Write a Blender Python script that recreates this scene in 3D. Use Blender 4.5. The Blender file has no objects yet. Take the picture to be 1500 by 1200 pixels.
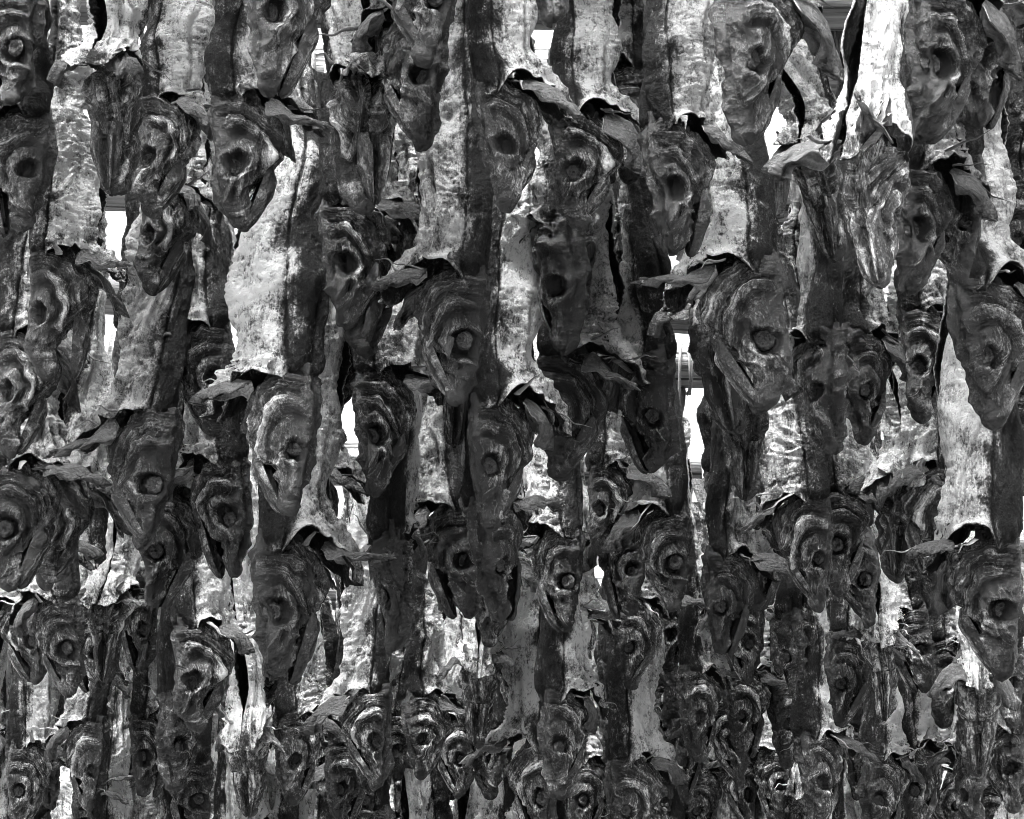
import bpy, math, random
import numpy as np
from mathutils import Vector, Matrix, Euler

random.seed(7)
S = bpy.context.scene
COL = S.collection
R = math.radians

# ------------------------------------------------------------------ noise
_rng = np.random.RandomState(3)
_perm = np.tile(_rng.permutation(256), 3)
_grad = _rng.normal(size=(256, 3)); _grad /= np.linalg.norm(_grad, axis=1)[:, None]
def perlin(x, y, z):
    x, y, z = np.broadcast_arrays(np.asarray(x, float), np.asarray(y, float), np.asarray(z, float))
    xi, yi, zi = [np.floor(a).astype(int) for a in (x, y, z)]
    xf, yf, zf = x - xi, y - yi, z - zi
    u, v, w = [a*a*a*(a*(a*6-15)+10) for a in (xf, yf, zf)]
    xi &= 255; yi &= 255; zi &= 255
    def g(a, b, c):
        h = _perm[_perm[_perm[xi+a]+yi+b]+zi+c]
        gr = _grad[h]
        return gr[..., 0]*(xf-a) + gr[..., 1]*(yf-b) + gr[..., 2]*(zf-c)
    l = lambda p, q, t: p + t*(q-p)
    return l(l(l(g(0,0,0), g(1,0,0), u), l(g(0,1,0), g(1,1,0), u), v),
             l(l(g(0,0,1), g(1,0,1), u), l(g(0,1,1), g(1,1,1), u), v), w) * 1.6
def fbm(x, y, z, oct=3, gain=.5):
    a, t = 1., 0
    for i in range(oct):
        t = t + a*perlin(x, y, z); a *= gain
        x, y, z = x*2.03+7.1, y*2.03-3.3, z*2.03+1.7
    return t
def ridge(x, y, z, oct=3):
    a, t = 1., 0
    for i in range(oct):
        t = t + a*(1-2*np.abs(perlin(x, y, z))); a *= .5
        x, y, z = x*2.03+5.1, y*2.03-9.3, z*2.03+3.7
    return t
def crisp(x): return 1.6*(1-np.abs(np.sin(x*.5)))**1.6-.55
def gs(d, s): return np.exp(-(d/s)**2)
def sst(a, b, x):
    t = np.clip((x-a)/(b-a), 0, 1); return t*t*(3-2*t)
def interp(t, pts):
    p = np.array(pts, float)
    # smooth (cosine-free) interpolation: linear then blur-like via monotone cubic
    xs, ys = p[:, 0], p[:, 1]
    m = np.gradient(ys, xs)
    t = np.clip(t, xs[0], xs[-1]); i = np.clip(np.searchsorted(xs, t)-1, 0, len(xs)-2)
    h = xs[i+1]-xs[i]; s = (t-xs[i])/h
    h00 = 2*s**3-3*s**2+1; h10 = s**3-2*s**2+s; h01 = -2*s**3+3*s**2; h11 = s**3-s**2
    return h00*ys[i]+h10*h*m[i]+h01*ys[i+1]+h11*h*m[i+1]

# ------------------------------------------------------------------ mesh helpers
def grid_faces(n, m, wrap, off=0, flip=False):
    i = np.arange(n-1)[:, None]; j = np.arange(m if wrap else m-1)[None, :]
    j2 = (j+1) % m
    q = np.stack([i*m+j, i*m+j2, (i+1)*m+j2, (i+1)*m+j], -1).reshape(-1, 4) + off
    return q[:, ::-1] if flip else q
def normals(P, wrap):
    du = np.gradient(P, axis=0)
    if wrap:
        dv = (np.roll(P, -1, 1) - np.roll(P, 1, 1))/2
    else:
        dv = np.gradient(P, axis=1)
    n = np.cross(du, dv); l = np.linalg.norm(n, axis=-1, keepdims=True); l[l < 1e-9] = 1
    return n/l
def mesh(name, V, F, tone, mat, smooth=True, sw=None):
    V = np.asarray(V, float).reshape(-1, 3)
    me = bpy.data.meshes.new(name)
    F4 = np.asarray(F, int).reshape(-1, 4)
    me.vertices.add(len(V)); me.vertices.foreach_set('co', V.ravel())
    me.loops.add(F4.size); me.loops.foreach_set('vertex_index', F4.ravel().astype(np.int32))
    me.polygons.add(len(F4)); me.polygons.foreach_set('loop_start', np.arange(0, F4.size, 4, dtype=np.int32))
    me.polygons.foreach_set('use_smooth', np.full(len(F4), smooth, dtype=bool))
    me.update(calc_edges=True); me.validate()
    a = me.attributes.new('tone', 'FLOAT', 'POINT')
    a.data.foreach_set('value', np.broadcast_to(np.asarray(tone, float), V.shape[:1]).astype(np.float32))
    if sw is not None:
        b = me.attributes.new('strand', 'FLOAT', 'POINT'); b.data.foreach_set('value', np.asarray(sw, float).astype(np.float32))
    me.materials.append(mat)
    return me
def shell(P, th, tone, tone_in, wrap=False):
    """outer sheet + inner sheet + rim, from a grid of points"""
    n, m = P.shape[:2]
    N = normals(P, wrap)
    Q = P + N*th
    V = np.concatenate([P.reshape(-1, 3), Q.reshape(-1, 3)])
    F = [grid_faces(n, m, wrap), grid_faces(n, m, wrap, n*m, True)]
    o = n*m
    def strip(a):
        a = np.asarray(a); q = np.stack([a[:-1], a[1:], a[1:]+o, a[:-1]+o], -1); F.append(q[:, ::-1])
    r0 = np.arange(m); r1 = (n-1)*m+np.arange(m)
    if wrap: r0 = np.append(r0, 0); r1 = np.append(r1, (n-1)*m)
    strip(r0); strip(r1[::-1])
    if not wrap:
        strip((np.arange(n)*m)[::-1]); strip(np.arange(n)*m+m-1)
    T = np.concatenate([np.broadcast_to(tone, (n, m)).ravel(), np.broadcast_to(tone_in, (n, m)).ravel()])
    return V, np.concatenate(F), T
def joinm(parts):
    V, F, T, o = [], [], [], 0
    for v, f, t in parts:
        V.append(v); F.append(f+o); T.append(t); o += len(v)
    return np.concatenate(V), np.concatenate(F), np.concatenate(T)

# ------------------------------------------------------------------ materials (neutral greys: a black-and-white photograph)
class NT:
    def __init__(s, name):
        s.m = bpy.data.materials.new(name); s.m.use_nodes = True
        s.t = s.m.node_tree; s.n = s.t.nodes; s.b = s.n['Principled BSDF']
        s.oc = None
    def node(s, typ, **kw):
        n = s.n.new(typ)
        for k, v in kw.items(): setattr(n, k, v)
        return n
    def L(s, a, b): s.t.links.new(a, b)
    def math(s, op, a, b=None, c=None, clamp=False):
        n = s.node('ShaderNodeMath', operation=op, use_clamp=clamp)
        for i, v in enumerate((a, b, c)):
            if v is None: continue
            if isinstance(v, (int, float)): n.inputs[i].default_value = v
            else: s.L(v, n.inputs[i])
        return n.outputs[0]
    def coords(s, scale=(1, 1, 1)):
        tc = s.node('ShaderNodeTexCoord'); oi = s.node('ShaderNodeObjectInfo')
        mp = s.node('ShaderNodeMapping'); mp.inputs['Scale'].default_value = scale
        s.L(tc.outputs['Object'], mp.inputs['Vector'])
        ad = s.node('ShaderNodeVectorMath', operation='ADD')
        s.L(mp.outputs[0], ad.inputs[0]); s.L(s.math('MULTIPLY', oi.outputs['Random'], 37.), ad.inputs[1])
        return ad.outputs[0]
    def noise(s, v, scale, detail=4, rough=.6, dist=0.):
        n = s.node('ShaderNodeTexNoise'); s.L(v, n.inputs['Vector'])
        n.inputs['Scale'].default_value = scale; n.inputs['Detail'].default_value = detail
        n.inputs['Roughness'].default_value = rough; n.inputs['Distortion'].default_value = dist
        return n.outputs['Fac']
    def ramp(s, f, pts, interp='LINEAR'):
        n = s.node('ShaderNodeValToRGB'); n.color_ramp.interpolation = interp
        e = n.color_ramp.elements
        while len(e) < len(pts): e.new(.5)
        for k, (p, c) in zip(e, pts): k.position = p; k.color = (c, c, c, 1)
        s.L(f, n.inputs[0]); return n.outputs[0]
    def mix(s, f, a, b, typ='MIX'):
        n = s.node('ShaderNodeMix', data_type='RGBA', blend_type=typ)
        for i, v in ((0, f), (6, a), (7, b)):
            if isinstance(v, (int, float)):
                n.inputs[i].default_value = v if i == 0 else (v, v, v, 1)
            else: s.L(v, n.inputs[i])
        return n.outputs[2]
    def bump(s, h, strength, dist, prev=None):
        n = s.node('ShaderNodeBump'); n.inputs['Strength'].default_value = strength; n.inputs['Distance'].default_value = dist
        s.L(h, n.inputs['Height'])
        if prev: s.L(prev, n.inputs['Normal'])
        return n.outputs[0]

def skin_material(name, ramp, rough, spec, fine, mott, spots, streak, strand=.0, sd=.0):
    t = NT(name)
    at = t.node('ShaderNodeAttribute', attribute_name='tone').outputs['Fac']
    v = t.coords(); vs = t.coords(streak)
    sa = t.node('ShaderNodeAttribute', attribute_name='strand').outputs['Fac']
    cx = t.node('ShaderNodeSeparateXYZ'); t.L(v, cx.inputs[0])
    cb = t.node('ShaderNodeCombineXYZ'); t.L(t.math('MULTIPLY', sa, 60.), cb.inputs[0]); t.L(t.math('MULTIPLY', cx.outputs[2], 2.6), cb.inputs[1]); t.L(t.math('MULTIPLY', cx.outputs[1], 1.5), cb.inputs[2])
    ns = t.noise(cb.outputs[0], 1., 5, .62)
    n1 = t.noise(v, 7, 8, .68, .4); n2 = t.noise(v, 48, 5, .7); n3 = t.noise(vs, 22, 6, .65, .8); n4 = t.noise(v, 150, 3, .7)
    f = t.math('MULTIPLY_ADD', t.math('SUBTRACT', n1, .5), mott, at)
    f = t.math('MULTIPLY_ADD', t.math('SUBTRACT', n2, .5), mott*.9, f)
    f = t.math('MULTIPLY_ADD', t.math('SUBTRACT', n3, .5), mott*1.0, f)
    f = t.math('MULTIPLY_ADD', t.math('SUBTRACT', n4, .5), mott*.5, f)
    f = t.math('MULTIPLY_ADD', t.math('SUBTRACT', ns, .5), strand, f)
    if spots:
        vo = t.node('ShaderNodeTexVoronoi'); vo.inputs['Scale'].default_value = 38; t.L(v, vo.inputs['Vector'])
        vo.inputs['Randomness'].default_value = 1
        sp = t.ramp(vo.outputs['Distance'], [(.10, 1), (.30, 0)])
        f = t.math('MULTIPLY_ADD', sp, t.math('MULTIPLY', t.math('SUBTRACT', n1, .50), spots*3), f)
    c = t.ramp(f, ramp)
    oi = t.node('ShaderNodeObjectInfo')
    c = t.mix(1., c, oi.outputs['Color'], 'MULTIPLY'); c = t.mix(1., c, .82, 'DARKEN')
    t.L(c, t.b.inputs['Base Color'])
    t.L(t.math('MULTIPLY_ADD', n1, .35, rough), t.b.inputs['Roughness'])
    t.b.inputs['Specular IOR Level'].default_value = spec
    n5 = t.noise(t.coords((1, 1, 2.4)), 8, 5, .6, 1.5)
    b = t.bump(ns, 1., sd)
    b = t.bump(n5, 1., .020*fine, b)
    b = t.bump(n3, 1., .008*fine, b)
    b = t.bump(n2, 1., .0022*fine, b)
    b = t.bump(n4, 1., .0005*fine, b)
    t.L(b, t.b.inputs['Normal'])
    return t.m
M_body = skin_material('dried_fish_skin', [(.0, .003), (.28, .014), (.48, .08), (.70, .38), (.9, .70), (1., .8)], .45, .2, 3.0, 1.15, .9, (1.2, 1.2, .8), .55, .010)
M_head = skin_material('dried_head_skin', [(.0, .002), (.32, .007), (.5, .03), (.66, .15), (.84, .46), (1., .7)], .02, .62, 1.2, .66, .2, (1.6, 1.6, .7), 1.05, .018)
M_fin = skin_material('dried_fin', [(.0, .008), (.3, .045), (.6, .22), (1., .6)], .34, .45, .7, .5, 0, (2.5, 2.5, .8))
def simple(name, c0, c1, scale, rough, spec=.4, bumpd=.01, streak=(1, 1, 1), det=6):
    t = NT(name); v = t.coords(streak); n = t.noise(v, scale, det, .65)
    t.L(t.ramp(n, [(.3, c0), (.7, c1)]), t.b.inputs['Base Color'])
    t.b.inputs['Roughness'].default_value = rough; t.b.inputs['Specular IOR Level'].default_value = spec
    t.L(t.bump(n, .6, bumpd), t.b.inputs['Normal']); return t.m
M_eye = simple('dried_eye', .004, .035, 14, .25, .5, .03)
M_twine = simple('twine', .1, .3, 40, .8, .2, .004)
def wood():
    t = NT('weathered_log'); v = t.coords((.35, 7, 7)); n = t.noise(v, 6, 8, .7, .6); v2 = t.coords((.8, 14, 14)); n2 = t.noise(v2, 9, 5, .6)
    w = t.coords((.5, 30, 30)); cr = t.ramp(t.noise(w, 2.2, 6, .6, .3), [(.36, 0), (.43, 1)])
    c = t.ramp(t.math('MULTIPLY_ADD', n2, .45, n), [(.42, .05), (.62, .2), (.85, .5)])
    c = t.mix(t.math('MULTIPLY_ADD', cr, -.9, .9), c, .01)
    t.L(c, t.b.inputs['Base Color']); t.b.inputs['Roughness'].default_value = .8
    b = t.bump(n, .8, .03); b = t.bump(cr, .9, .02, b); t.L(b, t.b.inputs['Normal'])
    return t.m
M_wood = wood()

# ------------------------------------------------------------------ the cod, one head long = 1 unit, snout tip at z = 0, back towards +X
EX, EZ, ER = .078, .49, .090
XD = [(0, .0), (.03, .055), (.1, .088), (.25, .128), (.5, .18), (.75, .2), (1., .2), (1.12, .19)]
XV = [(0, -.0), (.03, -.05), (.1, -.068), (.25, -.10), (.45, -.195), (.62, -.305), (.76, -.345), (.88, -.295), (1., -.17), (1.12, -.12)]
WW = [(0, .0), (.03, .05), (.1, .08), (.25, .112), (.5, .148), (.7, .172), (.85, .168), (1., .13), (1.12, .10)]

def head_mesh(seed, wrk=1.0, slim=1.0):
    n, m = 150, 168
    rs = np.random.RandomState(seed); o = rs.uniform(-50, 50, 3)
    u = np.linspace(0, 1, n)**1.15
    t = (u*1.12)[:, None]; th = np.linspace(-np.pi, np.pi, m, endpoint=False)[None, :]
    xd, xv, w = interp(t, XD), interp(t, XV), interp(t, WW)*slim
    kc, ka, ER = rs.uniform(.25, 1.2), rs.uniform(.3, 1.4), .090*rs.uniform(.8, 1.15)
    c, s = np.cos(th), np.sin(th)
    # the mouth cuts the ventral edge of the snout away; the lower jaw fills it
    cut = sst(.50, .30, t)
    xv2 = xv*(1-cut) + (xv*.45)*cut
    a = (xd-xv2)/2; cx = (xd+xv2)/2
    X = cx + a*np.sign(c)*np.abs(c)**.85
    Y = w*np.sign(s)*np.abs(s)**.72
    Z = t + 0*th
    P = np.stack([X, Y, Z], -1)
    N = normals(P, True)
    # outward?
    if (N[n//2, 3*m//4]*np.array([0, 1, 0])).sum() < 0: N = -N
    side = np.where(s >= 0, 1., -1.); sm = sst(.25, .6, np.abs(s))
    q = o[0]+side*20
    wx = .035*fbm(X*5+q, Z*5, o[1]+Y*2, 2); wz = .035*fbm(X*5-q, Z*5+9, o[2]+Y*2, 2)
    ex = EX + rs.uniform(-.012, .012)
    ez = EZ + rs.uniform(-.03, .04)
    dx, dz = X-ex, Z-ez
    kz = rs.uniform(.70, .86); rho0 = np.sqrt(dx**2+dz**2); rho = np.sqrt((dx+wx)**2+((dz+wz)*kz)**2)
    er = np.sqrt((dx*rs.uniform(.9, 1.15))**2+(dz*rs.uniform(.85, 1.05))**2)
    r_e = er + .7*wx + .016*perlin(X*16+q, Z*16, o[0])
    al = np.arctan2(dz+wz, -(dx+wx))         # 0: towards the throat, +90: towards the nape
    front = sst(-1.15, -.45, al)*sst(2.2, 1.6, al)
    d = np.zeros_like(X)
    rim = gs(r_e-ER*1.16, .017)
    d += sm*(-.105*sst(ER*1.12, ER*.62, r_e) + .012*rim*sst(-.3,.5,perlin(X*7+q,Z*7,o[0])) + .010*gs(r_e-ER*.70, .010))
    d += -.022*sm*gs(rho-.19, .035)*front
    rc = .225 + .035*np.sin(al*1.3+.4) + .025*rs.uniform(-1, 1)
    cw = .016 + .020*sst(-.6, .9, al)
    cres = gs(rho-rc, cw)*front*sm*kc*(.35+.65*sst(-.4, .3, perlin(X*6+q, Z*6, o[1])))
    d += .040*cres
    d += -.036*gs(rho-rc-.050, .016)*front*sm - .022*gs(rho-rc+.055, .022)*front*sm
    strands = np.sin((rho*2*np.pi/.021) + 4*perlin(X*4+q, Z*4, o[1]))
    d += .0045*strands*front*sm*sst(.2, .26, rho)
    ph = perlin(X*3+q, Z*3, o[2])*4.
    arcs = crisp((rho-.3)*2*np.pi/.052+ph)
    am = sst(.29, .33, rho)*front*sm*(1-.75*sst(.5, 1.1, al))
    d += .022*ka*arcs*am*wrk*(.4+.6*sst(-.3, .4, perlin(X*5+q, Z*5, o[2])))
    # gill cover edge: a step, behind it the head narrows
    gc = sst(.405, .425, rho)*front*sm*sst(.3, .42, Z)
    d += -.05*gc + .022*gs(rho-.385, .022)*front*sm*sst(.3, .42, Z)
    # snout folds running from the eye to the mouth
    fold = crisp((X*40 + Z*7 + 2.2*fbm(X*4+q, Z*3, o[0], 2)))
    fm = sm*sst(.43, .30, Z)*sst(.02, .1, Z)
    d += .022*fold*fm*wrk
    # slanting folds of the cheek, eye to corner of the mouth
    cz = Z + .9*X
    chk = crisp(cz*58 + 5*fbm(X*3+q, Z*3, o[2], 2)); cm = sm*gs(np.sqrt(((X+.10)/.11)**2+((Z-.33)/.15)**2), .9)
    d += .024*chk*cm*wrk
    mx = gs((X+.02) - (Z-.05)*(-.25), .016)*sst(.05, .12, Z)*sst(.5, .36, Z)*sm   # upper jaw bone
    d += .02*mx
    d += -.03*gs(np.sqrt((X-.06)**2+((Z-.27)*.8)**2), .018)*sm                      # nostril
    # wrinkles
    wr = ridge(X*9+q, Y*9, Z*5.5+o[1], 3)
    d += .009*wr*wrk*(1-.8*sst(ER*1.2, ER*.8, r_e)*sm)
    wr2 = ridge(X*24+q, Y*24, Z*12+o[2], 2)
    d += .0034*wr2*wrk
    d += .034*fbm(X*2.8+q, Y*2.8, Z*2.8+o[0], 3)
    sh = ridge(X*4.5+q+wx*8, Y*4.5, Z*3+o[2]+wz*8, 2); d += .020*sh*(1-.7*sst(ER*1.3, ER, r_e)*sm)
    np_ = np.sin(X*46+4*fbm(X*3+q, Z*3, o[1], 2))*sm*sst(.76, .92, Z); d += .010*np_
    # crown: two long ridges and a furrow
    dm = sst(.2, .9, c)
    d += dm*(-.018*gs(Y, .03)+.014*gs(np.abs(Y)-.07, .025))*sst(.05, .2, Z)
    # throat: folds along the gill membranes
    vm = sst(-.3, -.85, c)*sst(.3, .5, Z)
    d += vm*(-.09*gs(Y, .03)*sst(.3, .5, Z) + .020*np.sin(np.abs(Y)*95+3*perlin(X*3, Z*3, o[1])))
    P2 = P + N*d[..., None]
    for k_ in range(3):                                     # each head has dried into a shape of its own
        P2[..., k_] += .042*perlin(P2[..., 0]*2.1+o[k_], P2[..., 1]*2.1+o[1], P2[..., 2]*2.1+11*k_)*sst(1.05, .8, Z)
    tw = R(rs.uniform(-14, 14))*sst(.9, .1, Z); x_, y_ = P2[..., 0].copy(), P2[..., 1].copy()
    P2[..., 0] = x_*np.cos(tw)-y_*np.sin(tw); P2[..., 1] = x_*np.sin(tw)+y_*np.cos(tw)
    P2[..., 1] += rs.uniform(-.05, .05)*np.sin(Z*3.0)*sst(1., .2, Z); P2[..., 0] += rs.uniform(-.035, .035)*np.sin(Z*5)*sst(1., .3, Z)
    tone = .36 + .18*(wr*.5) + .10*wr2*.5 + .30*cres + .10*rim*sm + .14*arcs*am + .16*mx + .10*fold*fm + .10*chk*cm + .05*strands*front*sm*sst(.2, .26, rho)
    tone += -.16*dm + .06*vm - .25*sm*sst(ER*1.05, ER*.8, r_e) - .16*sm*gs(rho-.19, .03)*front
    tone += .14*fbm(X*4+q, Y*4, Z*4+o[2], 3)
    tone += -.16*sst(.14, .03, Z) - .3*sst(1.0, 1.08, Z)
    fw = front*sm*sst(.14, .20, rho)
    sw = fw*rho + (1-fw)*(.75*X + .16*Z + .12*perlin(X*3+q, Z*2, o[0])) + .035*fbm(X*6+q, Z*6, o[1], 2)
    sw = np.append(sw.ravel(), 0.)
    V = np.concatenate([P2.reshape(-1, 3), [[.05, 0, 1.12]]])
    F = grid_faces(n, m, True)
    k = (n-1)*m + np.arange(m); k2 = (n-1)*m + (np.arange(m)+1) % m
    cap = np.stack([k, k2, np.full(m, n*m), np.full(m, n*m)], -1)
    T = np.append(tone.ravel(), 0.)
    # cap as quads with a doubled centre: use pairs
    kk = k[::2]; cap = np.stack([kk, (k+1-(n-1)*m) [::2] % m + (n-1)*m, (k+2-(n-1)*m)[::2] % m + (n-1)*m, np.full(len(kk), n*m)], -1)
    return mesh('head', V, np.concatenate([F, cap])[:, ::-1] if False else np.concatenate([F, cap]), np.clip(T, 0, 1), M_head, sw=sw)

def jaw_mesh(seed):
    """lower jaw: a trough of two jaw bones joined at the chin; hinge at the origin, chin towards -Z, mouth side +X"""
    n, m = 70, 60
    rs = np.random.RandomState(seed); o = rs.uniform(-50, 50, 3)
    Ln = .53
    u = np.linspace(0, 1, n)[:, None]; th = np.linspace(-1.62, 1.62, m)[None, :]
    w = .138*np.sqrt(np.clip(1-u**2.6, 0, 1))*(.72+.28*(1-u)) + .004
    dep = .105*np.sqrt(np.clip(1-u**3, 0, 1))*(.25+.75*sst(0, .22, u)) + .004
    s, c = np.sin(th), np.cos(th)
    Y = w*np.sign(s)*np.abs(s)**.8; X = -dep*np.abs(c)**.7*np.sign(c); Z = -u*Ln + 0*th
    P = np.stack([X, Y, Z], -1); N = normals(P, False)
    if N[n//2, m//2, 0] > 0: N = -N; flip = True
    yn = Y/np.maximum(w, .02)
    d = -.095*gs(yn, .30)*sst(0, .1, u)*sst(.97, .75, u)
    d += .016*gs(np.abs(yn)-.55, .16)
    fo = np.sin(yn*17+3*perlin(u*4+o[0], yn, o[1]))
    d += .006*fo
    wr = ridge(Y*14+o[0], X*14, Z*5+o[1], 3); d += .006*wr
    d += .014*fbm(Y*4+o[0], X*4, Z*3, 2)
    P = P + N*d[..., None]
    tone = .36 + .16*gs(np.abs(yn)-.6, .2) + .08*fo + .1*wr*.5 - .12*sst(.85, 1., u) + .12*fbm(Y*5, X*5+o[1], Z*5, 2)
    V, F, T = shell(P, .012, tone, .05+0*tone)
    sw = yn*.12 + .03*perlin(yn*2, u*3, o[2]); sw = np.concatenate([sw.ravel(), sw.ravel()])
    return mesh('lower_jaw', V, F, np.clip(T, 0, 1), M_head, sw=sw)

def eye_mesh(seed, dull):
    n, m = 22, 36
    rs = np.random.RandomState(seed); o = rs.uniform(-50, 50, 3)
    ph = np.linspace(0.02, np.pi-.02, n)[:, None]; th = np.linspace(0, 2*np.pi, m, endpoint=False)[None, :]
    r = ER*rs.uniform(.74, .92)*(1+.16*perlin(np.cos(th)*2+o[0], np.sin(th)*2, ph))
    X = r*np.sin(ph)*np.cos(th); Z = r*np.sin(ph)*np.sin(th); Y = .55*r*np.cos(ph)
    rr = np.sqrt(X*X+Z*Z)/(ER*.8)
    k = rs.uniform(.3, 1.2)
    Y = Y - np.sign(Y)*(.042*k*gs(rr, .55) - .012*gs(rr-.74, .09) - rs.uniform(0, .016)*gs(rr-.3, .12)) + .010*ridge(X*20+o[0], Z*20, o[1], 3)
    tone = 0*X
    V = np.stack([X, Y, Z], -1).reshape(-1, 3)
    k = np.arange(0, m-2, 2)
    f0 = np.stack([0*k, k+2 if False else k+2, k+1, k], -1)[:]
    F = grid_faces(n, m, True)
    return mesh('eye', V, F, tone.ravel(), M_eye)

BD = [(.9, .19), (1.0, .195), (1.2, .205), (1.8, .20), (2.6, .15), (3.4, .07), (3.8, .045)]
BV = [(.9, -.42), (1.0, -.39), (1.12, -.345), (1.3, -.31), (1.7, -.32), (2.1, -.285), (2.7, -.19), (3.4, -.08), (3.8, -.05)]
BW = [(.9, .205), (1.0, .19), (1.12, .16), (1.35, .13), (1.8, .12), (2.6, .09), (3.4, .05), (3.8, .03)]
def body_mesh(seed, slit=.3, crink=1.0, bend=(0, 0), flare=1.0, twist=0.):
    n, m = 250, 132
    rs = np.random.RandomState(seed); o = rs.uniform(-50, 50, 3)
    u = np.linspace(0, 1, n)[:, None]**1.25; v = np.linspace(-1, 1, m)[None, :]
    av = np.abs(v)
    T0 = .97 + .10*gs(av-.52, .2) - .13*sst(.62, .95, av) + .05*perlin(v*3.1+o[0], o[1], 0) + .035*perlin(v*9+o[0], o[1], 2)
    t = T0 + u*(3.8-T0)
    g = slit*sst(1.05, 1.35, t)*sst(2.45, 1.9, t)*(1+.6*perlin(t*2.2, o[0], o[1])) + .004
    th = v*(np.pi-g)
    c, s = np.cos(th), np.sin(th)
    fl = sst(1.28, .95, t)
    xd, xv, w = interp(t, BD), interp(t, BV), interp(t, BW)
    xv = xv*(1+(flare-1)*fl)
    a = (xd-xv)/2; cx = (xd+xv)/2
    X = cx + a*np.sign(c)*np.abs(c)**.9
    Y = w*np.sign(s)*np.abs(s)**.8
    Z = t + 0*v
    tuck = sst(1.10, .97, t)*sst(.15, .75, c); X = X - .075*tuck; Y = Y*(1-.35*tuck)
    P = np.stack([X, Y, Z], -1); N = normals(P, False)
    k = m//4
    if N[n//2, 3*k, 1]*np.sign(Y[n//2, 3*k]) < 0: N = -N
    side = np.where(s >= 0, 1., -1.); q = o[0]+side*13
    xl = .055 + .015*np.sin(t*3+o[0]) - .02*sst(2, 3, t)
    bel = sst(.09, -.09, X-xl+.10*fbm(X*6+q, Y*4, Z*5+o[2], 3))                            # pale flank and belly
    d = .075*fbm(X*2.2+q, Y*2.2, Z*1.6+o[1], 2)
    vf = ridge(X*6+q+2*perlin(X*2, Z*1.2, o[1]), Y*3, Z*.9+o[2], 2)
    d += .022*vf*bel*crink*sst(1.1, 1.3, t)
    cr = ridge(X*7+q, Y*5, Z*13+o[1]+2*perlin(X*3, Z*3, q), 3)
    big = ridge(X*5+q, Y*5, Z*2.2+o[2], 2)
    d += crink*(.016*cr*bel*(.45+.8*sst(-.2, .5, perlin(X*2+q, Z*1.5, o[2])))) + .010*big
    # pleats that gather towards the shoulder hood
    pl = crisp(th*14 + 6*perlin(th*1.5, Z*2.2, o[1])) * sst(1.42, 1.05, t)
    pm = sst(-.1, -.3, c) + .5*sst(.6, .2, c)
    d += .045*pl*pm*(.4+.6*sst(-.4, .4, perlin(th*2, o[1], o[2])))
    d += .030*gs(t-1.10-.03*np.sin(th*2+o[0]), .035)*sst(.7, .1, c)  # shoulder bone
    d += -.022*gs(X-xl, .011)*sst(.35, .7, np.abs(s))     # lateral line
    d += .010*gs(X-xl-.05, .02)*sst(.35, .7, np.abs(s))
    fine = ridge(X*26+q, Y*26, Z*22+o[2], 2); d += .0045*fine + .006*(1-bel)*ridge(X*11+q, Y*11, Z*7+o[0], 3)
    d += -.014*gs(Y, .018)*sst(.5, .9, c)                 # furrow of the back fin
    for kf in range(3):                                   # long creases down the flank
        xf = -.05 - .09*kf + .06*perlin(Z*1.1, q, o[0]+kf*9) + .02*perlin(Z*4, q, o[1]+kf*5)
        on = sst(.0, .35, perlin(Z*.9+kf*7, q, o[2]))*sst(.3, .6, np.abs(s))*sst(1.15, 1.3, t)
        d += on*crink*(-.050*gs(X-xf, .016)+.030*gs(X-xf-.045, .03))
    d += .030*gs(u, .010)                                   # rolled lip of the hood
    # slit edges curl
    ed = sst(.80, 1.0, np.abs(v))*sst(1.1, 1.4, t)*sst(2.5, 1.9, t)*min(1, slit*4)
    d += ed*(.03+.06*perlin(Z*2.6, q, o[1]))
    P2 = P + N*d[..., None]
    # hood: the throat end of the skin is pulled out and down
    hd = sst(1.16, .93, t)*sst(0., -.8, c)
    P2[..., 0] -= .07*hd*flare; P2[..., 2] -= .02*hd
    # bend
    tt = np.clip(t-1.15, 0, None)
    wv = .05*perlin(Z[..., :1]*1.4, o[0], 3.)*np.minimum(tt, .6)
    P2[..., 0] += wv*2 + bend[0]*tt**2*.05 + .03*np.sin(tt*1.7+o[0])*np.minimum(tt, 1)
    P2[..., 1] += bend[1]*tt**2*.05 + .03*np.sin(tt*1.5+o[1])*np.minimum(tt, 1)
    ta = R(twist)*sst(1.2, 2.6, t) + R(9)*perlin(Z[..., :1]*.9, o[1], 7.)*np.minimum(tt, .6)
    x_, y_ = P2[..., 0].copy(), P2[..., 1].copy(); P2[..., 0] = x_*np.cos(ta)-y_*np.sin(ta); P2[..., 1] = x_*np.sin(ta)+y_*np.cos(ta)
    ll = gs(X-xl+.012*perlin(Z*6, q, o[0]), .009)*sst(.3, .6, np.abs(s))
    tone = .17 + .54*bel*(1+.35*fbm(X*3.5+q, Y*3, Z*3.5+o[0], 3)) + .12*cr*bel*.6 + .06*vf*bel + .07*big*.6 + .05*fine*.6 + .09*(1-bel)*ridge(X*11+q, Y*11, Z*7+o[0], 3)*.6 + .13*fbm(X*3+q, Y*3, Z*2+o[1], 3) + .10*pl*pm*.6
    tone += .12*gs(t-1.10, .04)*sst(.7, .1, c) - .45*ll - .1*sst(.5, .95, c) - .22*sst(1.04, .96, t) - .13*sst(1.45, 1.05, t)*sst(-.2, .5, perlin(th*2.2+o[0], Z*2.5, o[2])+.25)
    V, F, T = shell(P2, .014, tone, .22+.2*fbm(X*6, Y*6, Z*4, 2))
    sw = .25*th + .03*fbm(X*4+q, Z*2, o[0], 2); sw = np.concatenate([sw.ravel(), sw.ravel()])
    return mesh('body', V, F, np.clip(T, 0, 1), M_body, sw=sw)

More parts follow.
